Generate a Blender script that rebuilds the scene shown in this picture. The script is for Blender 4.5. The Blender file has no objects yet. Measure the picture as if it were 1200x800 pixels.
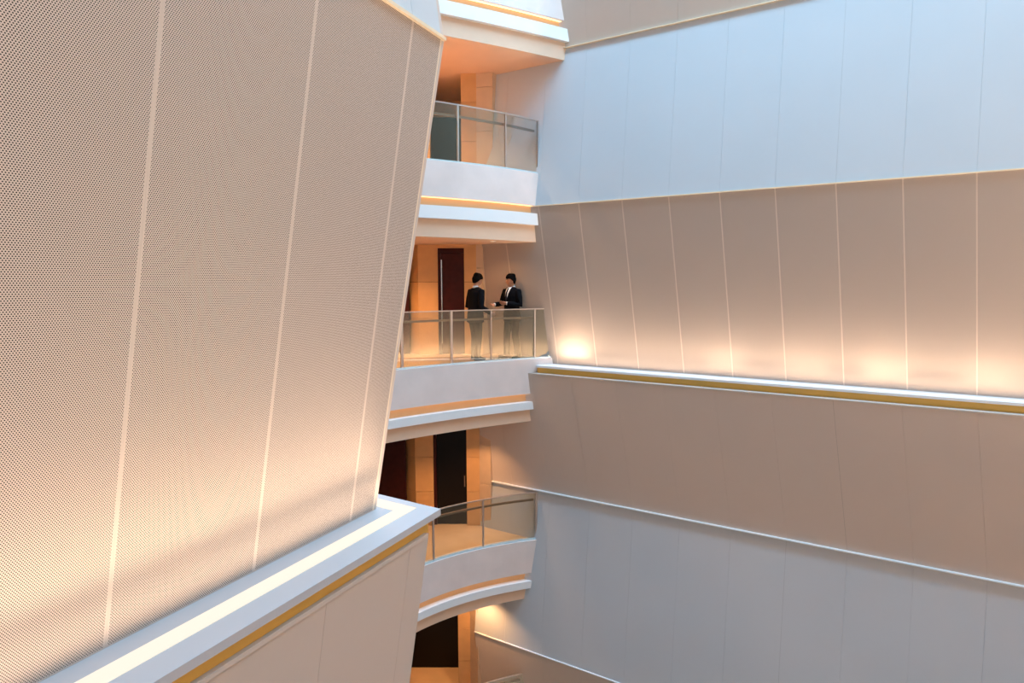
import bpy, bmesh, math, random
from mathutils import Vector, Matrix
random.seed(7)
S = bpy.context.scene
C = S.collection

# ------------------------------------------------------------------ camera
F_PX, HORIZON, CZ = 640.0, 334.0, 1.53          # focal length in px of a 1200x800 frame
TH = math.atan((400 - HORIZON) / F_PX)           # pitch down
YAW = math.atan2(350 * math.cos(TH) / F_PX, 1)   # angle between view axis and the left wall
cam_d = bpy.data.cameras.new('camera'); cam = bpy.data.objects.new('camera', cam_d); C.objects.link(cam)
cam_d.sensor_width = 36.0; cam_d.lens = F_PX / 1200 * 36.0; cam_d.clip_start = 0.02; cam_d.clip_end = 200
cam.location = (0, 0, CZ); cam.rotation_euler = (math.pi / 2 - TH, 0, YAW)
S.camera = cam

def ray(u, v):
    xc, yc = (u - 600) / F_PX, (400 - v) / F_PX
    y = math.cos(TH) + yc * math.sin(TH); z = -math.sin(TH) + yc * math.cos(TH)
    return Vector((xc * math.cos(YAW) - y * math.sin(YAW), xc * math.sin(YAW) + y * math.cos(YAW), z))
def pz(u, v, z):                                  # pixel -> point on the level z
    d = ray(u, v); t = (z - CZ) / d.z
    return Vector((d.x * t, d.y * t, z))
def cw(x, d):                                     # (right of, ahead of) the viewer -> plan position
    return Vector((x * math.cos(YAW) - d * math.sin(YAW), x * math.sin(YAW) + d * math.cos(YAW)))

# ------------------------------------------------------------------ light and exposure
S.view_settings.view_transform = 'Standard'; S.view_settings.look = 'None'
S.view_settings.gamma = 1.0; S.view_settings.use_curve_mapping = False
S.view_settings.exposure = 0.03
W = bpy.data.worlds.new('sky'); S.world = W; W.use_nodes = True
W.node_tree.nodes['Background'].inputs[0].default_value = (0.55, 0.75, 1.0, 1)
W.node_tree.nodes['Background'].inputs[1].default_value = 0.3

def area(name, loc, rot, sx, sy, power, col, spread=None):
    l = bpy.data.lights.new(name, 'AREA'); l.shape = 'RECTANGLE'; l.size = sx; l.size_y = sy
    l.energy = power; l.color = col
    if spread: l.spread = spread
    o = bpy.data.objects.new(name, l); C.objects.link(o); o.location = loc; o.rotation_euler = rot
    return o
X0, X1, Y0, Y1, ZF, ZT = -2.6, 8.0, -3.0, 10.6, -11.8, 15.0     # the atrium
SKY_Y0, SKY_Y1 = 6.3, 10.3                                        # the roof light runs along the right wall
SKY_X0 = -6.5
area('skylight', ((SKY_X0 + X1) / 2, (SKY_Y0 + SKY_Y1) / 2, ZT - 0.01), (0, 0, 0), X1 - SKY_X0, SKY_Y1 - SKY_Y0, 4300, (0.36, 0.70, 1.0))
# unseen fill lamps, added far below, bouncing warm light up off the lobby floor
for lx in (0.5, 4.5):
    for ly in (1.5, 6.5):
        area('lobby_fill', (lx, ly, -9.2), (0, 0, 0), 1.2, 1.2, 40, (1.0, 0.60, 0.34))

# ------------------------------------------------------------------ materials
def new_mat(name):
    m = bpy.data.materials.new(name); m.use_nodes = True
    nt = m.node_tree; b = nt.nodes['Principled BSDF']
    return m, nt, b
def mat(name, col, rough=0.6, metal=0.0, var=0.0, scale=3.0, bump=0.0, bscale=60.0, spec=0.4, emit=None, es=0.0):
    m, nt, b = new_mat(name)
    b.inputs['Base Color'].default_value = (*col, 1); b.inputs['Roughness'].default_value = rough
    b.inputs['Metallic'].default_value = metal; b.inputs['Specular IOR Level'].default_value = spec
    if emit:
        b.inputs['Emission Color'].default_value = (*emit, 1); b.inputs['Emission Strength'].default_value = es
    tc = nt.nodes.new('ShaderNodeNewGeometry')
    if var > 0:
        n = nt.nodes.new('ShaderNodeTexNoise'); n.inputs['Scale'].default_value = scale; n.inputs['Detail'].default_value = 5
        nt.links.new(tc.outputs['Position'], n.inputs['Vector'])
        r = nt.nodes.new('ShaderNodeMapRange'); r.inputs['From Min'].default_value = 0.3; r.inputs['From Max'].default_value = 0.7
        r.inputs['To Min'].default_value = 1 - var; r.inputs['To Max'].default_value = 1 + var
        nt.links.new(n.outputs['Fac'], r.inputs['Value'])
        x = nt.nodes.new('ShaderNodeVectorMath'); x.operation = 'SCALE'; x.inputs[0].default_value = col
        nt.links.new(r.outputs['Result'], x.inputs['Scale']); nt.links.new(x.outputs['Vector'], b.inputs['Base Color'])
    if bump > 0:
        n2 = nt.nodes.new('ShaderNodeTexNoise'); n2.inputs['Scale'].default_value = bscale; n2.inputs['Detail'].default_value = 4
        nt.links.new(tc.outputs['Position'], n2.inputs['Vector'])
        bp = nt.nodes.new('ShaderNodeBump'); bp.inputs['Strength'].default_value = bump; bp.inputs['Distance'].default_value = 0.01
        nt.links.new(n2.outputs['Fac'], bp.inputs['Height']); nt.links.new(bp.outputs['Normal'], b.inputs['Normal'])
    return m

PANEL = (0.635, 0.525, 0.46)
def perforated(name):
    m, nt, b = new_mat(name); N = nt.nodes; L = nt.links
    b.inputs['Roughness'].default_value = 0.6; b.inputs['Specular IOR Level'].default_value = 0.3
    uv = N.new('ShaderNodeUVMap'); sp = N.new('ShaderNodeSeparateXYZ'); L.new(uv.outputs[0], sp.inputs[0])
    def mth(op, a, c=None):
        n = N.new('ShaderNodeMath'); n.operation = op
        for i, v in enumerate((a, c)):
            if v is None: continue
            if isinstance(v, (int, float)): n.inputs[i].default_value = v
            else: L.new(v, n.inputs[i])
        return n.outputs[0]
    P = 0.0087; R3 = math.sqrt(3)
    u = mth('DIVIDE', sp.outputs['X'], P); v = mth('DIVIDE', sp.outputs['Y'], P * R3)
    def dist(o):
        a = mth('SUBTRACT', mth('FRACT', mth('ADD', u, o)), 0.5)
        c = mth('MULTIPLY', mth('SUBTRACT', mth('FRACT', mth('ADD', v, o)), 0.5), R3)
        return mth('SQRT', mth('ADD', mth('MULTIPLY', a, a), mth('MULTIPLY', c, c)))
    hole = mth('LESS_THAN', mth('MINIMUM', dist(0.0), dist(0.5)), 0.285)
    mix = N.new('ShaderNodeMix'); mix.data_type = 'RGBA'
    mix.inputs['A'].default_value = (*PANEL, 1); mix.inputs['B'].default_value = (0.014, 0.008, 0.006, 1)
    L.new(hole, mix.inputs['Factor']); L.new(mix.outputs['Result'], b.inputs['Base Color'])
    return m

M = dict(
    panel=mat('painted_panel', PANEL, 0.62, var=0.015, scale=0.8, spec=0.3),
    cool=mat('cooler_panel_tilted_up', (0.565, 0.58, 0.615), 0.62, var=0.015, scale=0.8, spec=0.3),  # cooler panel tone, given to faces that tilt up
    perf=perforated('perforated_panel'),
    white=mat('white_trim', (0.83, 0.82, 0.83), 0.5),
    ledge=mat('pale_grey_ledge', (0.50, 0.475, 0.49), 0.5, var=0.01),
    cream=mat('cream_trim', (0.88, 0.72, 0.52), 0.4),
    gold=mat('brass_groove', (0.78, 0.47, 0.11), 0.5, var=0.05, scale=2),
    peach=mat('apricot_groove', (0.82, 0.50, 0.25), 0.6),
    plaster=mat('pale_plaster', (0.77, 0.65, 0.615), 0.75, var=0.05, scale=2.2, bump=0.05),
    soffit=mat('soffit_plaster', (0.78, 0.545, 0.40), 0.7, var=0.02),
    stone=mat('ochre_stone', (0.64, 0.36, 0.16), 0.55, var=0.06, scale=4, bump=0.05),
    tanwall=mat('tan_wall', (0.48, 0.345, 0.24), 0.6, var=0.03, scale=2),
    cladding=mat('tan_stone', (0.64, 0.46, 0.32), 0.6, var=0.05, scale=4, bump=0.05),
    wood=mat('dark_red_wood', (0.045, 0.006, 0.005), 0.45, var=0.2, scale=9, spec=0.2),
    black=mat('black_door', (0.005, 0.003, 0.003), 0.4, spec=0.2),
    dark=mat('dark_interior', (0.02, 0.014, 0.012), 0.8),
    floor=mat('amber_floor', (0.66, 0.44, 0.26), 0.3, var=0.06, scale=3),
    lobby=mat('lobby_stone', (0.62, 0.50, 0.38), 0.35, var=0.05, scale=1.5),
    steel=mat('brushed_steel', (0.52, 0.46, 0.43), 0.35, metal=0.7, var=0.04, scale=12),
    bronze=mat('bronze_rail', (0.30, 0.20, 0.14), 0.35, metal=0.6, var=0.05, scale=12),
    edge=mat('glass_channel', (0.62, 0.74, 0.78), 0.25, metal=0.3),
    chrome=mat('chrome', (0.85, 0.84, 0.82), 0.2, metal=1.0),
    suit=mat('black_suit', (0.006, 0.006, 0.008), 0.75, var=0.2, scale=30, spec=0.05),
    trouser=mat('charcoal_trouser', (0.012, 0.012, 0.013), 0.8, var=0.2, scale=30, spec=0.05),
    skin=mat('skin', (0.50, 0.24, 0.14), 0.5, var=0.04, scale=20),
    shirt=mat('white_shirt', (0.80, 0.80, 0.80), 0.7, var=0.03, scale=15),
    tie=mat('dark_tie', (0.012, 0.014, 0.03), 0.5, var=0.2, scale=60),
    hair=mat('black_hair', (0.004, 0.003, 0.003), 0.8, var=0.3, scale=50, spec=0.06),
    shoe=mat('black_shoe', (0.01, 0.01, 0.01), 0.3),
    eye=mat('dark_eye', (0.02, 0.012, 0.01), 0.2),
    lip=mat('lip', (0.35, 0.12, 0.09), 0.5),
)
SIDE_GLOW_LED = 800
STRIP_COL = (1.0, 0.76, 0.54)
M['strip'] = mat('led_diffuser', (0.12, 0.11, 0.10), 0.5, emit=(1.0, 0.90, 0.74), es=0.9)
M['strip_r'] = mat('led_diffuser_far', (0.12, 0.11, 0.10), 0.5, emit=(1.0, 0.90, 0.74), es=0.9)
M['cove'] = mat('led_tape', (0.8, 0.7, 0.55), 0.5, emit=(1.0, 0.50, 0.19), es=1.8)
M['lamp'] = mat('lamp_lens', (0.9, 0.8, 0.65), 0.5, emit=(1.0, 0.72, 0.45), es=1.5)

def glass_mat():
    m, nt, b = new_mat('tinted_glass'); nt.nodes.remove(b)
    t = nt.nodes.new('ShaderNodeBsdfTransparent'); t.inputs[0].default_value = (0.86, 0.89, 0.88, 1)
    g = nt.nodes.new('ShaderNodeBsdfGlossy'); g.inputs['Roughness'].default_value = 0.02; g.inputs[0].default_value = (0.95, 1, 1, 1)
    lw = nt.nodes.new('ShaderNodeLayerWeight'); lw.inputs['Blend'].default_value = 0.5
    p5 = nt.nodes.new('ShaderNodeMath'); p5.operation = 'POWER'; p5.inputs[1].default_value = 5.0; nt.links.new(lw.outputs['Facing'], p5.inputs[0])
    fr = nt.nodes.new('ShaderNodeMath'); fr.operation = 'MULTIPLY_ADD'; fr.inputs[1].default_value = 0.91; fr.inputs[2].default_value = 0.09
    nt.links.new(p5.outputs[0], fr.inputs[0])
    mx = nt.nodes.new('ShaderNodeMixShader'); o = nt.nodes['Material Output']
    nt.links.new(fr.outputs[0], mx.inputs[0]); nt.links.new(t.outputs[0], mx.inputs[1]); nt.links.new(g.outputs[0], mx.inputs[2])
    nt.links.new(mx.outputs[0], o.inputs['Surface'])
    return m
M['glass'] = glass_mat()

# ------------------------------------------------------------------ helpers
def link(name, me, m=None, parent=None, smooth=False):
    o = bpy.data.objects.new(name, me); C.objects.link(o)
    if m is not None and not me.materials:
        me.materials.append(m)
    if parent is not None: o.parent = parent
    if smooth:
        for p in me.polygons: p.use_smooth = True
    return o
def empty(name, loc=(0, 0, 0), rz=0.0):
    o = bpy.data.objects.new(name, None); C.objects.link(o); o.location = loc; o.rotation_euler = (0, 0, rz)
    o.empty_display_size = 0.1
    return o
def tag(o, label, cat, group=None):
    o['label'] = label; o['category'] = cat
    if group: o['group'] = group
    return o
def structure(o, label=None):
    o['kind'] = 'structure'
    if label: o['label'] = label
    return o
def fix_normals(me):
    bm = bmesh.new(); bm.from_mesh(me); bmesh.ops.recalc_face_normals(bm, faces=bm.faces); bm.to_mesh(me); bm.free()
def mesh(name, verts, faces):
    me = bpy.data.meshes.new(name); me.from_pydata([tuple(v) for v in verts], [], faces); me.update(); fix_normals(me)
    return me
def box_me(name, lo, hi):
    x0, y0, z0 = lo; x1, y1, z1 = hi
    v = [(x0, y0, z0), (x1, y0, z0), (x1, y1, z0), (x0, y1, z0), (x0, y0, z1), (x1, y0, z1), (x1, y1, z1), (x0, y1, z1)]
    f = [(0, 3, 2, 1), (4, 5, 6, 7), (0, 1, 5, 4), (1, 2, 6, 5), (2, 3, 7, 6), (3, 0, 4, 7)]
    return mesh(name, v, f)
def box(name, lo, hi, m, parent=None): return link(name, box_me(name, lo, hi), m, parent)
def prism(name, poly, z0, z1, m, parent=None):     # plan polygon pulled from z0 to z1
    n = len(poly)
    v = [(p[0], p[1], z0) for p in poly] + [(p[0], p[1], z1) for p in poly]
    f = [tuple(range(n))[::-1], tuple(range(n, 2 * n))] + [(i, (i + 1) % n, n + (i + 1) % n, n + i) for i in range(n)]
    return link(name, mesh(name, v, f), m, parent)
def sweep(name, pts, prof, m, parent=None):        # profile (offset to the outside, z) along a plan curve
    nrm = curve_normals(pts); n = len(prof); v = []; f = []
    for p, q in zip(pts, nrm):
        for o, z in prof: v.append((p[0] + q[0] * o, p[1] + q[1] * o, z))
    for i in range(len(pts) - 1):
        for j in range(n):
            a, b = i * n + j, i * n + (j + 1) % n
            f.append((a, b, b + n, a + n))
    f.append(tuple(range(n))); f.append(tuple(range((len(pts) - 1) * n, len(pts) * n)))
    return link(name, mesh(name, v, f), m, parent)
def curve_normals(pts):                            # pointing to the atrium side (towards the viewer)
    r = []
    for i in range(len(pts)):
        a = pts[max(0, i - 1)]; b = pts[min(len(pts) - 1, i + 1)]
        t = Vector((b[0] - a[0], b[1] - a[1])).normalized(); r.append(Vector((t.y, -t.x)))
    return r
def panel_mesh(name, a, b, c, d, gap, thick, border=None, finish='panel'):
    """a-b bottom edge, d-c top edge, seen from the front counter-clockwise; optional plain border around a perforated field"""
    a, b, c, d = (Vector(p) for p in (a, b, c, d))
    ux = (b - a).normalized(); n = (b - a).cross(d - a).normalized(); up = n.cross(ux)
    def inset(g):
        h = (d - a).dot(up); sh = (d - a)
        e = sh / h * g
        return [a + ux * g + e, b - ux * g + e, c - ux * g - e, d + ux * g - e]
    A = inset(gap)
    back = [p - n * thick for p in A]
    if border is None:
        v = A + back
        f = [(0, 1, 2, 3), (7, 6, 5, 4), (0, 4, 5, 1), (1, 5, 6, 2), (2, 6, 7, 3), (3, 7, 4, 0)]; mi = [0] * 6
    else:
        B = inset(gap + border); v = A + back + B
        f = [(8, 9, 10, 11), (0, 1, 9, 8), (1, 2, 10, 9), (2, 3, 11, 10), (3, 0, 8, 11),
             (7, 6, 5, 4), (0, 4, 5, 1), (1, 5, 6, 2), (2, 6, 7, 3), (3, 7, 4, 0)]; mi = [1] + [0] * 9
    me = bpy.data.meshes.new(name); me.from_pydata([tuple(p) for p in v], [], f); me.update()
    uvl = me.uv_layers.new(name='UVMap')
    for p in me.polygons:
        p.material_index = mi[p.index]
        for li in p.loop_indices:
            q = v[me.loops[li].vertex_index] - a
            uvl.data[li].uv = (q.dot(ux) + 5, q.dot(up) + 5)
    me.materials.append(M[finish])
    if border is not None: me.materials.append(M['perf'])
    return me

# ------------------------------------------------------------------ right wall: six folded rows of panels
# (Y, z) of the folds, from the ground up
RF = dict(l5=(10.35, -9.6), l4=(9.905, -6.34), l3=(10.30, -2.87), lip=(10.03, -0.285), base=(10.50, -0.129), l2=(10.13, 3.12), l1=(10.48, 6.19), l0=(9.85, 9.6), top=(10.3, 15.0))
PW = 0.8615; XS = -4.04 - 3 * PW; XCUT = -6.36
wr = structure(empty('wall_right', (0, 10.5, 0)), 'wall of folded metal panels, cooler in tone where they tilt up, with a lit ledge')
def row(lo, hi, perf=False, shear=0.0, first=XS + PW, pw=PW, finish='panel'):
    gp, bd = (0.0003, 0.009) if perf else (0.0009, None)
    me = panel_mesh('panel', (0, lo[0], lo[1]), (pw, lo[0], lo[1]), (pw + shear, hi[0], hi[1]), (shear, hi[0], hi[1]), gp, 0.03, bd, finish)
    n = int((8.6 - first) / pw) + 1
    for i in range(n):
        link('panel', me, None, wr).location = (first + i * pw, -10.5, 0)
    w0 = first - XCUT                              # the cut column beside the back wall of the balconies
    link('panel', panel_mesh('panel', (0, lo[0], lo[1]), (w0, lo[0], lo[1]), (w0 + shear, hi[0], hi[1]), (0, hi[0], hi[1]), gp, 0.03, bd, finish), None, wr).location = (XCUT, -10.5, 0)
F4X = 2.56 - 0.905 * 9
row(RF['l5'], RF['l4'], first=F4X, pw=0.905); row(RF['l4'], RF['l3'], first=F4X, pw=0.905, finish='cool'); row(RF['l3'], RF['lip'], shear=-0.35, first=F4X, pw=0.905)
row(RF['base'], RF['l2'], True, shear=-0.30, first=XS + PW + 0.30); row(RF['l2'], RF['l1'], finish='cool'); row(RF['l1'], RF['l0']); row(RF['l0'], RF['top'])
row((10.35, ZF), RF['l5'])
box('wall_core', (XCUT, 0.16, ZF), (9.0, 0.4, ZT), M['dark'], wr)
XL, XR = XCUT, 8.0
tr = structure(box('trim_1', (XL, RF['l2'][0] - 0.02, RF['l2'][1] - 0.008), (XR, RF['l2'][0] + 0.01, RF['l2'][1] + 0.010), M['cream']))
structure(box('trim_2', (XL, RF['l1'][0] - 0.05, RF['l1'][1] - 0.008), (XR, RF['l1'][0] + 0.02, RF['l1'][1] + 0.008), M['cream']))
structure(box('trim_3', (XL, RF['l3'][0] - 0.06, RF['l3'][1] - 0.009), (XR, RF['l3'][0] + 0.02, RF['l3'][1] + 0.009), M['white']))
structure(box('trim_4', (XL, RF['l4'][0] - 0.025, RF['l4'][1] - 0.008), (XR, RF['l4'][0] + 0.01, RF['l4'][1] + 0.009), M['white']))
# ledge
lr = structure(empty('trim_5', (0, 10.3, -0.14)), 'white ledge with an upward light strip and a brass groove along the right wall')
LZ = RF['base'][1] + 0.14
XLED = -4.93
box('ledge_top', (XLED, -0.20, -0.03), (XR, 0.25, LZ), M['white'], lr)
box('light_strip', (XLED + 0.25, -0.06, LZ - 0.01), (XR, 0.04, LZ + 0.003), M['strip_r'], lr)
box('brass_groove', (XLED, -0.13, -0.16), (XR, 0.25, -0.03), M['gold'], lr)
box('groove_lip', (XLED, -0.275, -0.165), (XR, -0.13, -0.145), M['panel'], lr)

# LED runs under the diffuser: a beam thrown upwards, plus stronger modules that scallop the wall
def led(name, loc, sx, sy, power, parent, spread, tilt=(math.pi, 0, 0)):
    o = area(name, loc, tilt, sx, sy, power, STRIP_COL, math.radians(spread)); o.parent = parent
led('led_run', ((XLED + 0.3 + XR) / 2, -0.01, LZ + 0.008), XR - XLED - 0.3, 0.08, 55, lr, 179)
led('led_run', ((XLED + 0.3 + XR) / 2, -0.03, LZ + 0.009), XR - XLED - 0.3, 0.04, 50, lr, 75)
for lx, pw in ((-4.25, 8), (-1.3, 1.8), (0.0, 1.5), (1.1, 2.5), (2.4, 1.8), (4.0, 2), (5.8, 2)):
    led('led_module', (lx, -0.01, LZ + 0.010), 0.6, 0.06, pw, lr, 115)

# ------------------------------------------------------------------ left wall
wl = structure(empty('wall_left', (-2.55, 0, 0)), 'wall of perforated beige metal panels leaning out over a lit ledge')
LB, LR_ = (-2.55, 0.0), (-2.18, 3.12)
YS_B, YS_T, PL = 1.08, 1.355, 0.705
def L_(x, y, z): return (x + 2.55, y, z)
def lpanel(y0b, y1b, y0t, y1t, xb, zb, xt, zt, perf, finish='panel'):
    return panel_mesh('panel', L_(xb, y0b, zb), L_(xb, y1b, zb), L_(xt, y1t, zt), L_(xt, y0t, zt), 0.0003 if perf else 0.0009, 0.03, 0.009 if perf else None, finish)
sh = YS_T - YS_B
me_l = lpanel(0, PL, sh, PL + sh, LB[0], 0.0, LR_[0], LR_[1], True)
for i in range(-6, 2):
    o = link('panel', me_l, None, wl); o.location = (0, YS_B + i * PL, 0)
yb = YS_B + 2 * PL; yt = YS_T + 2 * PL
YCB, YCT = 2.70, 3.05
link('panel', lpanel(yb, YCB, yt, YCT, LB[0], 0.0, LR_[0], LR_[1], True), None, wl)
# face above the ridge
LV = (-2.50, 6.2)
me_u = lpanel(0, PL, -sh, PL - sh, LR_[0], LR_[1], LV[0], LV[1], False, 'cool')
for i in range(-6, 2):
    o = link('panel', me_u, None, wl); o.location = (0, YS_T + i * PL, 0)
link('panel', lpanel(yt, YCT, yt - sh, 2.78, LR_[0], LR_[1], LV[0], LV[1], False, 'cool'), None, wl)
me_uu = lpanel(0, PL, sh, PL + sh, LV[0], LV[1], -2.15, 9.6, False)
for i in range(-6, 3):
    o = link('panel', me_uu, None, wl); o.location = (0, YS_B + i * PL - 0.02, 0)
# face below the ledge
LL = (-2.20, -0.145); LLV = (-2.50, -2.87); YL_T, YL_B = 2.83, 2.60
slb = YL_B - YL_T
me_d = lpanel(slb, PL + slb, 0, PL, LLV[0], LLV[1], LL[0], LL[1], False)
for i in range(1, 9):
    o = link('panel', me_d, None, wl); o.location = (0, YL_T - 0.16 - i * PL, 0)
link('panel', lpanel(YL_T - 0.16 + slb, YL_B, YL_T - 0.16, YL_T, LLV[0], LLV[1], LL[0], LL[1], False), None, wl)
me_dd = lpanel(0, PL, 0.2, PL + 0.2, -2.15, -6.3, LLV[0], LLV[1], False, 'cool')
for i in range(-7, 3):
    o = link('panel', me_dd, None, wl); o.location = (0, 0.45 + i * PL, 0)
me_d3 = lpanel(0, PL, 0, PL, -2.4, ZF, -2.15, -6.3, False)
for i in range(-7, 3):
    o = link('panel', me_d3, None, wl); o.location = (0, 0.45 + i * PL, 0)
# return side facing the balconies (panels run away to the left)
def rpanel(xs, zb, zt, ybv, ytv, perf):
    (x0b, x1b, x0t, x1t) = xs
    return panel_mesh('panel', L_(x1b, ybv, zb), L_(x0b, ybv, zb), L_(x0t, ytv, zt), L_(x1t, ytv, zt), 0.0006, 0.03, 0.009 if perf else None)
for i in range(4):
    dx = -i * 0.8
    a0, a1 = (0 if i == 0 else dx), dx - 0.8
    link('panel', rpanel((LB[0] + a0, LB[0] + a1, LR_[0] + a0, LR_[0] + a1), 0, 3.12, YCB, YCT, True), None, wl)
    link('panel', rpanel((LR_[0] + a0, LR_[0] + a1, LV[0] + a0, LV[0] + a1), 3.12, 6.2, YCT, 2.78, False), None, wl)
    link('panel', rpanel((LLV[0] + a0, LLV[0] + a1, LL[0] + a0, LL[0] + a1), -2.87, -0.145, YL_B, YL_T, False), None, wl)
    link('panel', rpanel((-2.15 + a0, -2.15 + a1, LLV[0] + a0, LLV[0] + a1), -6.3, -2.87, 2.62, YL_B, False), None, wl)
    link('panel', rpanel((-2.4 + a0, -2.4 + a1, -2.15 + a0, -2.15 + a1), ZF, -6.3, 2.5, 2.62, False), None, wl)
    link('panel', rpanel((LV[0] + a0, LV[0] + a1, -2.15 + a0, -2.15 + a1), 6.2, 9.6, 2.78, 3.0, False), None, wl)
# corner bead along the perforated face, ridge trim
def bar(name, p, q, r, m, parent=None, up=(0, 0, 1)):
    p, q = Vector(p), Vector(q); t = (q - p).normalized(); s = t.cross(Vector(up)).normalized(); w = s.cross(t)
    ring = [s * r + w * r, -s * r + w * r, -s * r - w * r, s * r - w * r]
    v = [p + x for x in ring] + [q + x for x in ring]
    return link(name, mesh(name, v, [(0, 1, 2, 3), (7, 6, 5, 4), (0, 4, 5, 1), (1, 5, 6, 2), (2, 6, 7, 3), (3, 7, 4, 0)]), m, parent)
bar('corner_bead', L_(LB[0] - 0.004, YCB, 0.0), L_(LR_[0] - 0.004, YCT, 3.12), 0.004, M['cream'], wl, (1, 0, 0))
t6 = structure(empty('trim_6', (LR_[0], 0, 3.12)), 'cream ridge trim over the perforated panels')
box('ridge_bar', (-0.02, -3.0, -0.010), (0.022, YCT + 0.025, 0.010), M['cream'], t6)
box('ridge_bar', (-3.2, YCT - 0.01, -0.010), (-0.02, YCT + 0.025, 0.010), M['cream'], t6)
# ledge with the light strip, mitred round the corner
ll = structure(empty('trim_7', (-2.16, 0, 0)), 'white ledge with a flush light strip and a brass groove below the perforated wall')
def lring(name, o0, o1, z0, z1, m, yc0, yc1):
    """L-shaped run: o0/o1 outer and inner offset from x=-2.16, ends mitred at the corner"""
    poly = [(o0, -3.0), (o0, yc0), (-3.2, yc0), (-3.2, yc1), (o1, yc1), (o1, -3.0)]
    return prism(name, poly, z0, z1, m, ll)
YO = 2.945
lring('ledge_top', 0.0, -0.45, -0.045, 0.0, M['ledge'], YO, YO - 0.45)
lring('light_strip', -0.155, -0.265, -0.01, 0.003, M['strip'], 2.875, 2.765)
led('led_run', (-0.21, -0.1, 0.008), 0.09, 5.7, 16, ll, 178)
led('led_run', (-0.19, -0.1, 0.009), 0.05, 5.7, 30, ll, 66)
led('led_run', (-1.7, 2.82, 0.008), 2.9, 0.09, 15, ll, 110)
lring('brass_groove', -0.062, -0.45, -0.16, -0.045, M['gold'], YO - 0.062, YO - 0.45)
lring('groove_lip', -0.035, -0.062, -0.165, -0.140, M['panel'], YL_T + 0.005, YL_T - 0.06)
box('wall_core', L_(-5.4, -3.0, ZF), L_(-2.75, 2.4, ZT), M['dark'], wl)

# ------------------------------------------------------------------ the rest of the atrium shell
structure(box('wall_rear', (-5.4, Y0 - 0.2, ZF), (9.0, Y0, ZT), M['panel']))
ls = structure(empty('added_ledge', (X1, 0, -1.76)), 'added white ledge, out of view, with a light strip for the glow in the glass')  # unseen lit ledge, added for the warm glow in the railing glass and as fill
box('ledge_top', (-0.40, Y0, -0.05), (0.0, 10.0, 0.0), M['white'], ls)  # top of the added, unseen ledge
box('light_strip', (-0.26, Y0, -0.01), (-0.16, 10.0, 0.003), M['strip_r'], ls)
led('led_run', (-0.24, 3.5, 0.008), 0.08, 12.5, SIDE_GLOW_LED, ls, 165)  # added LED for the glow in the glass and fill
structure(box('wall_side', (X1, Y0, ZF), (X1 + 0.2, 11, ZT), M['tanwall']))
structure(box('ceiling', (-12, Y0 - 0.2, ZT), (9.0, 6.2, ZT + 0.2), M['white']))
structure(box('ceiling', (-12, 6.2, ZT), (-6.6, 16, ZT + 0.2), M['white']))
structure(box('wall_outer', (-12.2, Y0 - 0.2, ZF), (-12.0, 16, ZT), M['dark']))
structure(box('wall_far', (-12.2, 16, ZF), (9, 16.2, ZT), M['dark']))
structure(box('wall_behind', (-12.2, Y0 - 0.2, ZF), (-5.4, Y0, ZT), M['dark']))
structure(box('floor', (-12, Y0, ZF - 0.2), (9, 16, ZF), M['lobby']))

# ------------------------------------------------------------------ balconies
def fit(pts):                                       # least-squares X = a + bY + cY^2
    import numpy as np
    x = np.array([p[0] for p in pts]); y = np.array([p[1] for p in pts])
    return np.polyfit(y, x, 2)
def edge_curve(pts, yend, y0=5.2, n=26):
    c = fit(pts); ymin = min(p[1] for p in pts) - 0.1
    f = lambda y: c[0] * y * y + c[1] * y + c[2]
    s = 2 * c[0] * ymin + c[1]
    g = lambda y: f(y) if y >= ymin else f(ymin) + (y - ymin) * max(s, 0.12)
    return [Vector((g(y0 + (yend - y0) * i / n), y0 + (yend - y0) * i / n)) for i in range(n + 1)], g
LEV = {
    'T': dict(z=7.32, pts=[(-6.006, 8.303), (-5.534, 8.879), (-5.041, 9.604), (-4.722, 10.061), (-4.397, 10.518)], ye=10.47),
    'A': dict(z=3.77, pts=[(-6.199, 8.073), (-5.787, 8.592), (-5.296, 9.483), (-4.9, 10.3)], ye=10.22),
    'B': dict(z=0.0, pts=[(-6.559, 7.518), (-5.976, 8.554), (-5.586, 9.369), (-4.9, 10.25)], ye=10.52),
    'C': dict(z=-3.94, pts=[(-6.343, 8.187), (-5.727, 9.298), (-4.885, 10.216), (-6.5, 7.8), (-5.40, 9.7)], ye=10.2),
    'D': dict(z=-8.05, pts=[(-6.343, 8.187), (-5.727, 9.298), (-4.885, 10.216), (-6.5, 7.8), (-5.40, 9.7)], ye=10.05),
}
WD = 12.0                                          # the back wall stands this far ahead of the viewer
lev_words = {'T': 'topmost', 'A': 'upper', 'B': 'middle', 'C': 'lower', 'D': 'bottom'}
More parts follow.
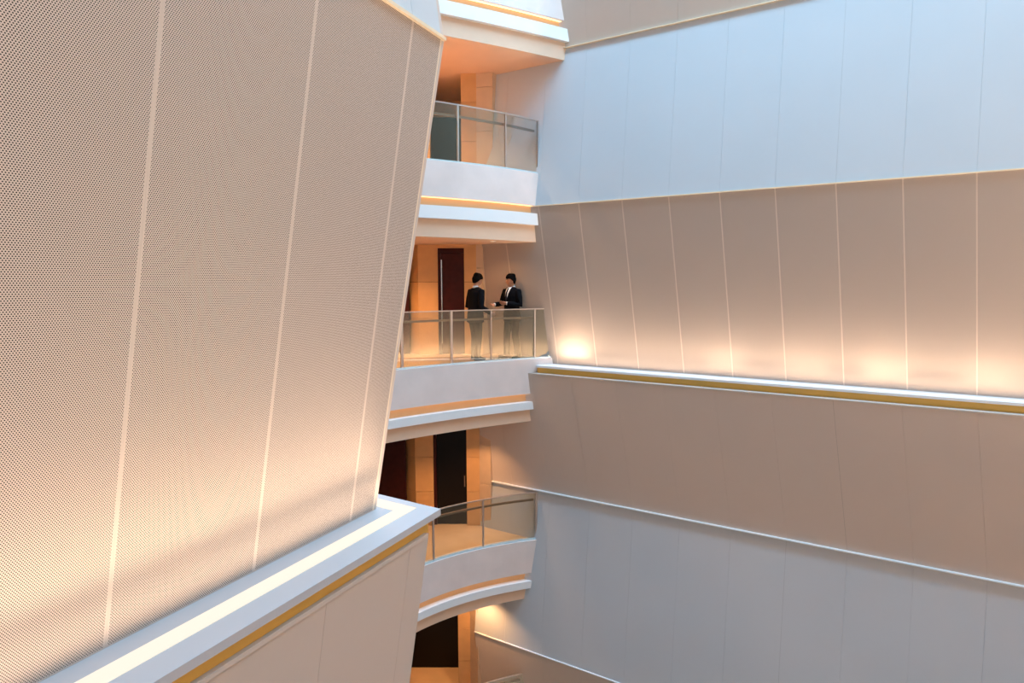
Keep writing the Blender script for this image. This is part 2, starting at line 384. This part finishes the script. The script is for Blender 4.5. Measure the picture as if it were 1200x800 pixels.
for k, lv in LEV.items():
    z = lv['z']; pts, g = edge_curve(lv['pts'], lv['ye']); lv['curve'], lv['g'] = pts, g
    b = structure(empty('balcony_slab', (0, 0, 0)), lev_words[k] + ' curved balcony slab with pale fascia, apricot groove and white band')
    h1, h2, h3, h4 = (0.64, 0.80, 1.03, 1.36) if k in 'TA' else (0.73, 0.90, 1.06, 1.33)
    lv['under'] = z - h4
    nr = curve_normals(pts)
    def off(d): return [p + q * d for p, q in zip(pts, nr)]
    tail = [cw(-0.25, 12.75), cw(-0.9, 14.2), cw(-6.0, 14.2)]
    prism('floor_slab', off(-0.16) + tail, z - 0.10, z, M['floor'], b)
    sweep('fascia', pts, [(0, z), (0, z - h1), (-0.16, z - h1), (-0.16, z)], M['plaster'], b)
    sweep('groove', pts, [(-0.10, z - h1), (-0.10, z - h2), (-0.16, z - h2), (-0.16, z - h1)], M['peach'], b)
    sweep('cove_light', pts, [(-0.05, z - h1), (-0.05, z - h1 - 0.012), (-0.09, z - h1 - 0.012), (-0.09, z - h1)], M['cove'], b)
    sweep('band', pts, [(0.03, z - h2), (0.03, z - h3), (-0.16, z - h3), (-0.16, z - h2)], M['white'], b)
    sweep('beam', pts, [(-0.05, z - h3), (-0.05, z - h4), (-0.16, z - h4), (-0.16, z - h3)], M['soffit'], b)
    prism('ceiling', off(-0.16) + tail, z - h4, z - h4 + 0.06, M['soffit'], b)

# railings -----------------------------------------------------------------
def make_railing(key, posts, label, H=1.05, t_first=2.0):
    lv = LEV[key]; z = lv['z']; pts = lv['curve']; nr = curve_normals(pts)
    inner = [p - q * 0.05 for p, q in zip(pts, nr)]; n = len(inner)
    def pos(t): i = max(0, min(int(t), n - 2)); return inner[i].lerp(inner[i + 1], t - i)
    def at_u(u):
        best = (1e9, 0)
        for s in range(10 * (n - 1) + 1):
            p = pos(s / 10); x = p.x * math.cos(YAW) + p.y * math.sin(YAW); y = -p.x * math.sin(YAW) + p.y * math.cos(YAW)
            zz = y * math.cos(TH) - (z + 0.5 - CZ) * math.sin(TH); best = min(best, (abs(600 + F_PX * x / zz - u), s / 10))
        return best[1]
    ts = [at_u(u) for u, w in posts]
    step = ts[1] - ts[0]; lead = []; t = ts[0] - step
    while t > t_first: lead.insert(0, t); t -= step
    allp = [(t, 0.02) for t in lead] + [(t, w) for t, (u, w) in zip(ts, posts)]
    tend = n - 1 - 0.05
    base = pos(ts[1]); r = empty('glass_railing', (base.x, base.y, z)); tag(r, label, 'railing')
    def seg(t0, t1, m=6): return [pos(t0 + (t1 - t0) * i / m) - base for i in range(m + 1)]
    cuts = [a for a, w in allp] + [tend]
    for i in range(len(cuts) - 1):
        if cuts[i + 1] - cuts[i] < 0.08: continue
        e = 0.06
        sweep('glass_pane', seg(cuts[i] + e, cuts[i + 1] - e), [(0.006, 0.03), (0.006, H - 0.02), (-0.006, H - 0.02), (-0.006, 0.03)], M['glass'], r)
    for t, w in allp:
        p = pos(t) - base; q = pos(min(t + 0.1, n - 1)) - pos(t); a = math.atan2(q.y, q.x)
        o = link('post', box_me('post', (-w / 2, -0.02, 0.0), (w / 2, 0.02, H)), M['steel'], r); o.location = (p.x, p.y, 0); o.rotation_euler = (0, 0, a)
    t0 = allp[0][0]
    sweep('top_rail', seg(t0, tend, 24), [(0.014, H - 0.02), (0.014, H), (-0.014, H), (-0.014, H - 0.02)], M['steel'], r)
    sweep('base_channel', seg(t0, tend, 24), [(0.03, 0.0), (0.03, 0.03), (-0.02, 0.03), (-0.02, 0.0)], M['edge'], r)
    hr = sweep('handrail', seg(t0, ts[-1] - 0.15, 24), [(-0.06, H - 0.215), (-0.06, H - 0.175), (-0.10, H - 0.175), (-0.10, H - 0.215)], M['bronze'], r)
    for t, w in allp:
        p = pos(t) - base; q = pos(min(t + 0.1, n - 1)) - pos(t); nn = Vector((q.y, -q.x)).normalized()
        bar('bracket', (p.x, p.y, H - 0.195), (p.x - nn.x * 0.07, p.y - nn.y * 0.07, H - 0.195), 0.008, M['bronze'], hr)
    return r
make_railing('A', [(537, 0.03), (592, 0.022), (634, 0.03)], 'glass railing of the upper balcony, above the one where two men stand')
make_railing('B', [(471, 0.05), (529, 0.05), (575, 0.022), (627, 0.03)], 'glass railing in front of the two men in suits')
make_railing('C', [(508, 0.03), (566, 0.03), (628, 0.045)], 'glass railing of the lower balcony, under the one where two men stand')
make_railing('D', [(560, 0.03), (621, 0.03)], 'glass railing of the bottom balcony, only its top corner in view')

# back walls with doors ------------------------------------------------------
# per level: pixel columns of (left opening end, pier, pier fold, door left, door right, pier end, return end)
BACK = {
    'A': dict(cols=(470, 470, 480, 503, 540, 558, 577), v=120, yw=10.28),
    'B': dict(cols=(478, 478, 490, 513, 544, 558, 566), v=330, yw=10.22),
    'C': dict(cols=(475, 475, 487, 508, 547, 562, 575), v=560, yw=10.20),
    'D': dict(cols=(460, 460, 468, 478, 537, 551, 560), v=750, yw=9.95),
}
def plan_u(u, v, d):                              # plan point at depth d ahead on view column u, row v
    q = ray(u, v); y = -q.x * math.sin(YAW) + q.y * math.cos(YAW)
    return Vector((q.x * d / y, q.y * d / y))
door_no = 0
for k, bk in BACK.items():
    z0 = LEV[k]['z']; up = {'A': 'T', 'B': 'A', 'C': 'B', 'D': 'C'}[k]; z1 = LEV[up]['under']
    cl = bk['cols']; v = bk['v']
    w = structure(empty('wall_back', (*plan_u(cl[4], v, WD), z0)), lev_words[k] + ' back wall of ochre stone with dark doors')
    org = w.location.copy()
    def slab(name, pa, pb, za, zb, th, m, parent=w):
        t = (pb - pa).normalized(); nn = Vector((t.y, -t.x))
        poly = [pa - org.xy, pb - org.xy, pb - nn * th - org.xy, pa - nn * th - org.xy]
        return prism(name, poly, za - org.z, zb - org.z, m, parent)
    P = [plan_u(c, v, WD) for c in cl]
    def stack(pa, pb, m, cuts):
        zz = [z0] + [z0 + c for c in cuts] + [z1]
        for a, b in zip(zz[:-1], zz[1:]): slab('stone_panel', pa, pb, a + 0.004, b - 0.004, 0.16, m)
    stack(plan_u(cl[1], v, WD + 0.30), P[2], M['stone'], (0.8, 1.6)); stack(P[2], P[3], M['stone'], (0.8, 1.6))
    stack(P[4], P[5], M['stone'], (0.8, 1.6)); 
    q = ray(cl[6], v); yw = bk['yw']; cr = Vector((q.x / q.y * yw, yw))       # where the stone return meets the panel wall
    zz = [z0, z0 + 1.0, z0 + 1.9, z1]
    for a, b in zip(zz[:-1], zz[1:]):
        prism('stone_panel', [p - org.xy for p in (P[5], cr, Vector((cr.x, 10.66)), Vector((P[5].x, 10.66)))], a + 0.004 - z0, b - 0.004 - z0, M['cladding'], w)
    # left opening and deep dark corridor behind the doors
    far = [plan_u(cl[0] - 160, v, WD), plan_u(cl[0], v, WD)]
    door_no += 1
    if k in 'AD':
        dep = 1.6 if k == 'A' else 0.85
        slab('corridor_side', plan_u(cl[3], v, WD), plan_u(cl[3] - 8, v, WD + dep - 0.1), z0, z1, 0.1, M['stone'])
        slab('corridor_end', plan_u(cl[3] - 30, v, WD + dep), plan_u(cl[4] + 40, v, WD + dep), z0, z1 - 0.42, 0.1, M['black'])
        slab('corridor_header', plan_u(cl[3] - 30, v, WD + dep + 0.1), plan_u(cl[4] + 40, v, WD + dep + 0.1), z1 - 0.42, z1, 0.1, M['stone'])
    else:
        d = structure(empty('door_%d' % door_no, (*P[3], z0)), 'dark red-brown wooden door in a dark frame')
        hd = min(2.33, z1 - z0 - 0.02)
        a, bb = plan_u(cl[3], v, WD + 0.05), plan_u(cl[4], v, WD + 0.05)
        t = (bb - a).normalized(); wdt = (bb - a).length
        d.location = (a.x, a.y, z0); d.rotation_euler = (0, 0, math.atan2(t.y, t.x))
        fm = M['wood'] if k == 'B' else M['black']
        box('frame', (0, 0.0, 0), (0.07, 0.09, hd), M['wood'], d)
        box('frame', (0.07, 0.0, hd - 0.10), (wdt, 0.09, hd), M['wood'], d)
        lf = box('leaf', (0.075, 0.03, 0.005), (wdt, 0.075, hd - 0.105), fm, d)
        box('handle', (0.075, -0.012, 0.25), (0.095, 0.03, hd - 0.25), M['chrome'], lf) if k == 'B' else box('handle', (wdt - 0.06, -0.01, 0.9), (wdt - 0.04, 0.03, 1.15), M['bronze'], lf)
        if hd < z1 - z0 - 0.03: slab('stone_panel', P[3], P[4], z0 + hd + 0.004, z1, 0.16, M['stone'])
    # panelled dark wood bay at the far left
    door_no += 1
    d = structure(empty('door_%d' % door_no, (*far[0], z0)), 'dark wood double door in shade beside the ochre pier')
    t = (far[1] - far[0]).normalized(); wdt = (far[1] - far[0]).length; d.rotation_euler = (0, 0, math.atan2(t.y, t.x))
    hd = z1 - z0
    for i in range(4):
        box('leaf', (wdt * i / 4 + 0.004, 0.10, 0.005), (wdt * (i + 1) / 4 - 0.004, 0.15, hd), M['wood'], d)

# downlights in the corridor ceilings -----------------------------------------
def downlight(key, u, d, power, label, cone=2.4):
    up = {'A': 'T', 'B': 'A', 'C': 'B', 'D': 'C'}[key]; z = LEV[up]['under']
    p = plan_u(u, 400, d)
    o = empty('downlight', (p.x, p.y, z - 0.004)); tag(o, label, 'ceiling light', 'recessed downlights over the balconies')
    ring = []; n = 20
    v = [(0.06 * math.cos(i * 2 * math.pi / n), 0.06 * math.sin(i * 2 * math.pi / n), zz) for zz in (0.0, -0.008) for i in range(n)] + \
        [(0.045 * math.cos(i * 2 * math.pi / n), 0.045 * math.sin(i * 2 * math.pi / n), zz) for zz in (0.0, -0.008) for i in range(n)]
    f = []
    for i in range(n):
        j = (i + 1) % n
        f += [(i, j, n + j, n + i), (2 * n + i, 3 * n + i, 3 * n + j, 2 * n + j), (n + i, n + j, 3 * n + j, 3 * n + i), (i, 2 * n + i, 2 * n + j, j)]
    link('trim_ring', mesh('trim_ring', v, f), M['white'], o)
    v2 = [(0.045 * math.cos(i * 2 * math.pi / n), 0.045 * math.sin(i * 2 * math.pi / n), zz) for zz in (0.0, -0.004) for i in range(n)]
    link('lens', mesh('lens', v2, [tuple(range(n)), tuple(range(n, 2 * n))] + [(i, (i + 1) % n, n + (i + 1) % n, n + i) for i in range(n)]), M['lamp'], o)
    l = bpy.data.lights.new('downlight_lamp', 'SPOT'); l.energy = power; l.color = (1.0, 0.53, 0.22); l.spot_size = cone; l.spot_blend = 0.7; l.shadow_soft_size = 0.045
    lo = bpy.data.objects.new('lamp', l); C.objects.link(lo); lo.parent = o; lo.location = (0, 0, -0.012)
DLW = {'A': 'upper', 'B': 'middle', 'C': 'lower', 'D': 'bottom'}
for k, pw in (('A', 580), ('B', 300), ('C', 180), ('D', 130)):
    for u, d in (((455, 10.6), (400, 10.2)) if k in 'AB' else ((505, 12.45) if k == 'D' else (490, 10.9), (556, 11.25))):
        downlight(k, u, d, pw, 'small round recessed downlight in the ceiling over the %s balcony' % DLW[k], 1.7 if k == 'C' else 2.4)

for k, pw in (('B', 42),):  # extra lamp, added only to warm the recess
    downlight(k, 578, 11.1, pw, 'added warm fill downlight in the ceiling of the %s balcony, beside the panel wall' % DLW[k])

# ------------------------------------------------------------------ people
def tube_geo(pts, rad, seg=14, flat=None, axis=None):
    """closed tube through pts; rad = radius or (across, along axis) per point; axis fixes the second radius' direction"""
    pts = [Vector(p) for p in pts]; V = []; Fc = []
    for i, p in enumerate(pts):
        t = (pts[min(i + 1, len(pts) - 1)] - pts[max(i - 1, 0)]).normalized()
        ax = Vector(axis) if axis else (Vector((0, 1, 0)) if abs(t.y) < 0.9 else Vector((0, 0, 1)))
        a = t.cross(ax).normalized(); b = a.cross(t).normalized()
        r = rad[i]; ra, rb = r if isinstance(r, tuple) else (r, r)
        for k in range(seg):
            w = 2 * math.pi * k / seg; V.append(p + a * ra * math.cos(w) + b * rb * math.sin(w))
    n = len(pts)
    for i in range(n - 1):
        for k in range(seg):
            a, b = i * seg + k, i * seg + (k + 1) % seg; Fc.append((a, b, b + seg, a + seg))
    for i, sgn in ((0, -1), (n - 1, 1)):
        t = (pts[min(i + 1, n - 1)] - pts[max(i - 1, 0)]).normalized(); r = rad[i]; m = min(r) if isinstance(r, tuple) else r
        V.append(pts[i] + t * sgn * m * 0.6); c = len(V) - 1
        for k in range(seg):
            a, b = i * seg + k, i * seg + (k + 1) % seg; Fc.append((a, b, c))
    return V, Fc
def ball_geo(c, r, seg=20, rings=14, fn=None):
    V = []; Fc = []
    for i in range(rings + 1):
        ph = math.pi * i / rings
        for k in range(seg):
            w = 2 * math.pi * k / seg; d = Vector((math.sin(ph) * math.cos(w), math.sin(ph) * math.sin(w), math.cos(ph)))
            q = Vector((d.x * r[0], d.y * r[1], d.z * r[2]))
            if fn: q = fn(d, q)
            V.append(Vector(c) + q)
    for i in range(rings):
        for k in range(seg):
            a, b = i * seg + k, i * seg + (k + 1) % seg
            Fc.append((a, b, b + seg, a + seg))
    return V, Fc
def join_geo(geos):
    V, Fc = [], []
    for v, f in geos:
        o = len(V); V += v; Fc += [tuple(i + o for i in q) for q in f]
    return V, Fc
def raw_mesh(name, geos):
    v, f = join_geo(geos); me = mesh(name, v, f)
    bm = bmesh.new(); bm.from_mesh(me); bmesh.ops.remove_doubles(bm, verts=bm.verts, dist=1e-6)
    bmesh.ops.recalc_face_normals(bm, faces=bm.faces); bm.to_mesh(me); bm.free()
    return me
def fused(name, geos, m, parent=None, voxel=0.01, smooth=4):
    o = bpy.data.objects.new('tmp', raw_mesh('tmp', geos)); C.objects.link(o)
    r = o.modifiers.new('r', 'REMESH'); r.mode = 'VOXEL'; r.voxel_size = voxel
    sm = o.modifiers.new('s', 'SMOOTH'); sm.factor = 0.5; sm.iterations = smooth
    dg = bpy.context.evaluated_depsgraph_get(); me = bpy.data.meshes.new_from_object(o.evaluated_get(dg))
    t = o.data; bpy.data.objects.remove(o); bpy.data.meshes.remove(t)
    me.name = name; me.materials.clear()
    return link(name, me, m, parent, smooth=True)

def person(loc, rz, label, arms, feet, head_turn=0.0, head_nod=0.0, lean=0.0):
    """faces local +Y; arms = {side: (elbow, wrist, palm normal, curl)}; feet = {side: (x, y)}"""
    R = lambda p: Vector((p[0], p[1] + lean * max(0, p[2] - 0.95), p[2]))
    TOR = [(0.78, 0.0, 0.205, 0.160), (0.90, 0.0, 0.200, 0.155), (1.05, 0.0, 0.186, 0.142), (1.18, 0.0, 0.198, 0.148), (1.30, 0.0, 0.212, 0.148), (1.38, -0.005, 0.212, 0.132), (1.435, -0.012, 0.182, 0.104), (1.475, -0.018, 0.105, 0.072), (1.50, -0.020, 0.066, 0.062)]
    def torso(k, lo=0, hi=None): 
        T = TOR[lo:hi]; return tube_geo([R((0, t[1], t[0])) for t in T], [(t[2] * k, t[3] * k) for t in T], 24, axis=(0, 1, 0))
    hc = R((0, 0.012, 1.632)); HM = Matrix.Translation(hc - Vector((0, 0, 0.004))) @ Matrix.Rotation(head_turn, 4, 'Z') @ Matrix.Rotation(-head_nod, 4, 'X') @ Matrix.Scale(1.05, 4)
    def H(g): return [HM @ v for v in g[0]], g[1]
    def skull(d, q):
        if d.z < 0:
            q.x *= 1 - 0.34 * abs(d.z) ** 1.6
            if d.y > 0: q.y += 0.010 * -d.z
            else: q.y *= 1 - 0.35 * abs(d.z)
        if d.y > 0.5: q.y *= 0.96
        return q
    hd = [H(ball_geo((0, 0, 0), (0.075, 0.094, 0.119), 28, 20, skull)),
          H(tube_geo([(0, 0.088, 0.012), (0, 0.100, -0.012), (0, 0.108, -0.030), (0, 0.094, -0.040)], [0.008, 0.011, 0.015, 0.008], 10, axis=(1, 0, 0))),
          H(ball_geo((0, 0.083, -0.062), (0.024, 0.012, 0.010), 12, 8)),
          H(ball_geo((0, 0.076, 0.022), (0.055, 0.016, 0.009), 12, 8))]
    for sx in (-1, 1):
        hd.append(H(ball_geo((sx * 0.077, -0.005, -0.012), (0.010, 0.020, 0.032), 10, 8)))
    neck = tube_geo([R((0, -0.022, 1.43)), R((0, -0.012, 1.52)), hc + Vector((0, -0.018, -0.05))], [0.060, 0.054, 0.052], 16)
    body = hd + [neck, torso(0.86)]
    jacket = [torso(1.0, 0, 8)]; cuffs = []
    for sd, (el, wr_, pn, curl) in arms.items():
        sx = 1 if sd == 'R' else -1
        sh_ = R((sx * 0.188, -0.008, 1.400)); el = Vector(el); wr_ = Vector(wr_)
        m1 = sh_.lerp(el, 0.5)
        body.append(tube_geo([sh_, m1, el, el.lerp(wr_, 0.5), wr_], [0.050, 0.042, 0.036, 0.034, 0.026], 12))
        d = (wr_ - el).normalized(); ce = wr_ - d * 0.020
        jacket += [tube_geo([R((sx * 0.10, -0.010, 1.40)), sh_, m1, el, el.lerp(wr_, 0.5), ce], [0.062, 0.072, 0.066, 0.058, 0.054, 0.047], 16)]
        cuffs.append(tube_geo([ce - d * 0.03, ce + d * 0.014], [0.037, 0.036], 16))
        # hand: palm, four fingers of unequal length, a thumb from the side of the palm
        n = Vector(pn); n = (n - d * n.dot(d)).normalized(); side = d.cross(n).normalized() * sx     # towards the thumb
        if sx > 0: side = -side
        th = side if (side.dot(Vector((-sx, 0, 0.6))) > 0) else -side
        kn = wr_ + d * 0.095
        body.append(tube_geo([wr_ - d * 0.01, wr_ + d * 0.03, wr_ + d * 0.07, kn], [(0.028, 0.019), (0.038, 0.018), (0.042, 0.016), (0.040, 0.013)], 14, axis=tuple(n)))
        for i, (o, L) in enumerate(((0.031, 0.070), (0.011, 0.080), (-0.010, 0.075), (-0.030, 0.058))):
            p0 = kn - d * 0.012 + th * o; a = 0.0; P = [p0]; q = p0
            for seg_l, w in ((0.45, 0.35), (0.30, 1.0), (0.25, 0.8)):
                a += curl * w; dv = (d * math.cos(a) + n * math.sin(a) + th * o * 1.5).normalized(); q = q + dv * L * seg_l; P.append(q)
            body.append(tube_geo(P, [0.0092, 0.0088, 0.008, 0.0068], 8))
        t0 = wr_ + d * 0.030 + th * 0.026
        body.append(tube_geo([t0, t0 + th * 0.026 + d * 0.026 + n * 0.008, t0 + th * 0.036 + d * 0.054 + n * 0.016, t0 + th * 0.034 + d * 0.074 + n * 0.020], [0.015, 0.0115, 0.0098, 0.008], 8))
    trs = [tube_geo([(0, 0, 1.02), (0, 0, 0.93), (0, 0, 0.84), (0, 0, 0.80)], [(0.150, 0.105), (0.168, 0.120), (0.172, 0.122), (0.13, 0.10)], 22, axis=(0, 1, 0))]
    shoes = []
    for sd, (fx, fy, out) in feet.items():
        sx = 1 if sd == 'R' else -1
        hip, an = Vector((sx * 0.088, 0.0, 0.86)), Vector((fx, fy, 0.075)); kn = hip.lerp(an, 0.50) + Vector((0, 0.025, 0))
        body.append(tube_geo([hip, kn, an], [0.080, 0.052, 0.036], 12))
        trs.append(tube_geo([hip, hip.lerp(kn, 0.5), kn, kn.lerp(an, 0.5) - Vector((0, 0.01, 0)), an + Vector((0, -0.004, 0)), an + Vector((0, -0.004, -0.02))], [0.094, 0.086, 0.072, 0.068, 0.062, 0.062], 16))
        f = Vector((math.sin(out), math.cos(out), 0))
        b0 = Vector((fx, fy, 0.045)) - f * 0.07
        shoes.append(tube_geo([b0, b0 + f * 0.06, b0 + f * 0.15 - Vector((0, 0, 0.008)), b0 + f * 0.22 - Vector((0, 0, 0.014)), b0 + f * 0.255 - Vector((0, 0, 0.020))], [(0.034, 0.043), (0.037, 0.045), (0.045, 0.036), (0.042, 0.030), (0.026, 0.024)], 14, axis=(0, 0, 1)))
    o = fused('person', body, M['skin'], None, 0.0055, 3)
    tag(o, label, 'person', None)
    fused('jacket', jacket, M['suit'], o, 0.010, 5)
    fused('trousers', trs, M['trouser'], o, 0.010, 5)
    for g in shoes: fused('shoe', [g], M['shoe'], o, 0.008, 2)
    for g in cuffs: link('shirt_cuff', raw_mesh('shirt_cuff', [g]), M['shirt'], o, True)
    # shirt front, collar, tie and lapels, following the chest
    def front(x, z):
        for a, b in zip(TOR[:-1], TOR[1:]):
            if a[0] <= z <= b[0]:
                f = (z - a[0]) / (b[0] - a[0]); cy, rx, ry = (a[i] + (b[i] - a[i]) * f for i in (1, 2, 3))
                return R((0, cy, z)).y + ry * math.sqrt(max(0.02, 1 - (x / rx) ** 2))
        return 0.05
    def patch(name, rows, m, lift, th=0.008):        # rows of (z, x0, x1)
        V = []; Fc = []; K = 5
        for z, xa, xb in rows:
            for k in range(K):
                x = xa + (xb - xa) * k / (K - 1); y = front(x, z) + lift; V += [(x, y, z)]
        nb = len(V); V += [(x, y - th, z) for x, y, z in V]
        for i in range(len(rows) - 1):
            for k in range(K - 1):
                a = i * K + k; Fc += [(a, a + 1, a + K + 1, a + K), (nb + a, nb + a + K, nb + a + K + 1, nb + a + 1)]
        for i in range(len(rows) - 1):
            for k in (0, K - 1):
                a = i * K + k; Fc.append((a, a + K, nb + a + K, nb + a))
        for i in (0, len(rows) - 1):
            for k in range(K - 1): a = i * K + k; Fc.append((a, a + 1, nb + a + 1, nb + a))
        return link(name, mesh(name, V, Fc), m, o, True)
    patch('shirt_front', [(1.485, -0.056, 0.056), (1.44, -0.060, 0.060), (1.38, -0.050, 0.050), (1.30, -0.034, 0.034), (1.22, -0.015, 0.015), (1.18, -0.004, 0.004)], M['shirt'], 0.010)
    patch('tie', [(1.465, -0.017, 0.017), (1.435, -0.012, 0.012), (1.36, -0.019, 0.019), (1.26, -0.024, 0.024), (1.19, -0.018, 0.018)], M['tie'], 0.020, 0.014)
    for sx in (-1, 1):
        patch('lapel', [(1.47, sx * 0.056, sx * 0.085), (1.42, sx * 0.060, sx * 0.115), (1.36, sx * 0.050, sx * 0.098), (1.28, sx * 0.032, sx * 0.070), (1.20, sx * 0.010, sx * 0.035), (1.16, 0.0, sx * 0.012)], M['suit'], 0.014)
    V = []; Fc = []; n = 28
    for i in range(n):
        w = 2 * math.pi * i / n; fr = max(0, math.sin(w))
        for rr, z in ((0.069, 1.470 - 0.020 * fr), (0.062, 1.516 - 0.040 * fr), (0.056, 1.516 - 0.040 * fr), (0.060, 1.470 - 0.020 * fr)):
            V.append(R((rr * math.cos(w), -0.018 + rr * 1.05 * math.sin(w), z)))
    for i in range(n):
        for k in range(4): a = i * 4; b = ((i + 1) % n) * 4; Fc.append((a + k, b + k, b + (k + 1) % 4, a + (k + 1) % 4))
    link('shirt_collar', mesh('shirt_collar', V, Fc), M['shirt'], o, True)
    # hair: a cap that dives under the skin below the hairline
    rnd = random.Random(3)
    def cap(d, q):
        q = skull(d, q)
        line = 0.26 if d.y > 0.45 else (0.26 - (0.45 - d.y) * 0.85 if d.y > -0.3 else -0.38 - (-0.3 - d.y) * 0.6)
        if d.z < line: return q * 0.93
        e = 1.09 + rnd.uniform(-0.02, 0.02)
        q = q * e; q.x *= 1.14 - 0.10 * max(0, d.z); q.y *= 1.06
        if d.y > 0.35 and d.z > 0.2: q.y += 0.010; q.z += 0.004
        return q
    locks = []
    for i in range(64):
        w = rnd.uniform(-3.14, 3.14); top = Vector((rnd.uniform(-0.02, 0.02), rnd.uniform(-0.045, 0.0), 0.0)); P = []
        for a in (0.25, 0.55, 0.85, 1.12 if abs(w) < 1.0 else 1.25 + 0.95 * (abs(w) - 1.0) / 2.14):
            d = Vector((math.sin(a) * math.sin(w), math.sin(a) * math.cos(w), math.cos(a)))
            P.append(top * (1 - a) + Vector((d.x * 0.093, d.y * 0.110, d.z * 0.134)))
        locks.append(H(tube_geo(P, [0.010, 0.013, 0.012, 0.006], 8)))
    fused('hair', locks + [H(ball_geo((0, -0.004, 0.004), (0.075, 0.094, 0.119), 40, 34, cap))], M['hair'], o, 0.006, 2)
    for sx in (-1, 1):
        link('eye', raw_mesh('eye', [H(ball_geo((sx * 0.031, 0.0830, 0.004), (0.012, 0.006, 0.0055), 10, 8))]), M['eye'], o, True)
        link('eyebrow', raw_mesh('eyebrow', [H(tube_geo([(sx * 0.014, 0.0935, 0.024), (sx * 0.032, 0.0905, 0.029), (sx * 0.050, 0.079, 0.024)], [0.003, 0.0042, 0.0025], 8))]), M['hair'], o, True)
    link('mouth', raw_mesh('mouth', [H(ball_geo((0, 0.0945, -0.062), (0.019, 0.0045, 0.0045), 12, 8))]), M['lip'], o, True)
    o.location = loc; o.rotation_euler = (0, 0, rz)
    return o
def facing(cx, cd):                                  # local +Y turned to the view-plan direction (right, ahead)
    w = cw(cx, cd); return math.atan2(-w.x, w.y)
pL = plan_u(557.5, 420, 11.10); pR = plan_u(600, 420, 11.50)
person((pL.x, pL.y, 0.003), facing(0.80, 0.60), 'man in a black suit seen from behind, one forearm held out at the railing',
       {'R': ((0.265, -0.03, 1.09), (0.250, 0.215, 0.965), (-1, 0, 0.2), 0.45), 'L': ((-0.265, -0.02, 1.10), (-0.16, 0.22, 1.00), (1, 0, 0.2), 0.5)},
       {'R': (0.095, -0.02, 0.12), 'L': (-0.095, 0.03, -0.12)}, 0.0, 0.22, 0.06)
person((pR.x, pR.y, 0.003), facing(-0.72, -0.70), 'man in a black suit and dark tie talking with both hands raised',
       {'R': ((0.285, 0.04, 1.135), (0.235, 0.295, 1.120), (-0.6, 0, 0.8), 0.55), 'L': ((-0.285, 0.03, 1.12), (-0.085, 0.245, 1.155), (0.6, -0.5, 0.6), 0.6)},
       {'R': (0.145, 0.03, 0.2), 'L': (-0.145, -0.02, -0.2)}, -0.45, 0.0, 0.03)
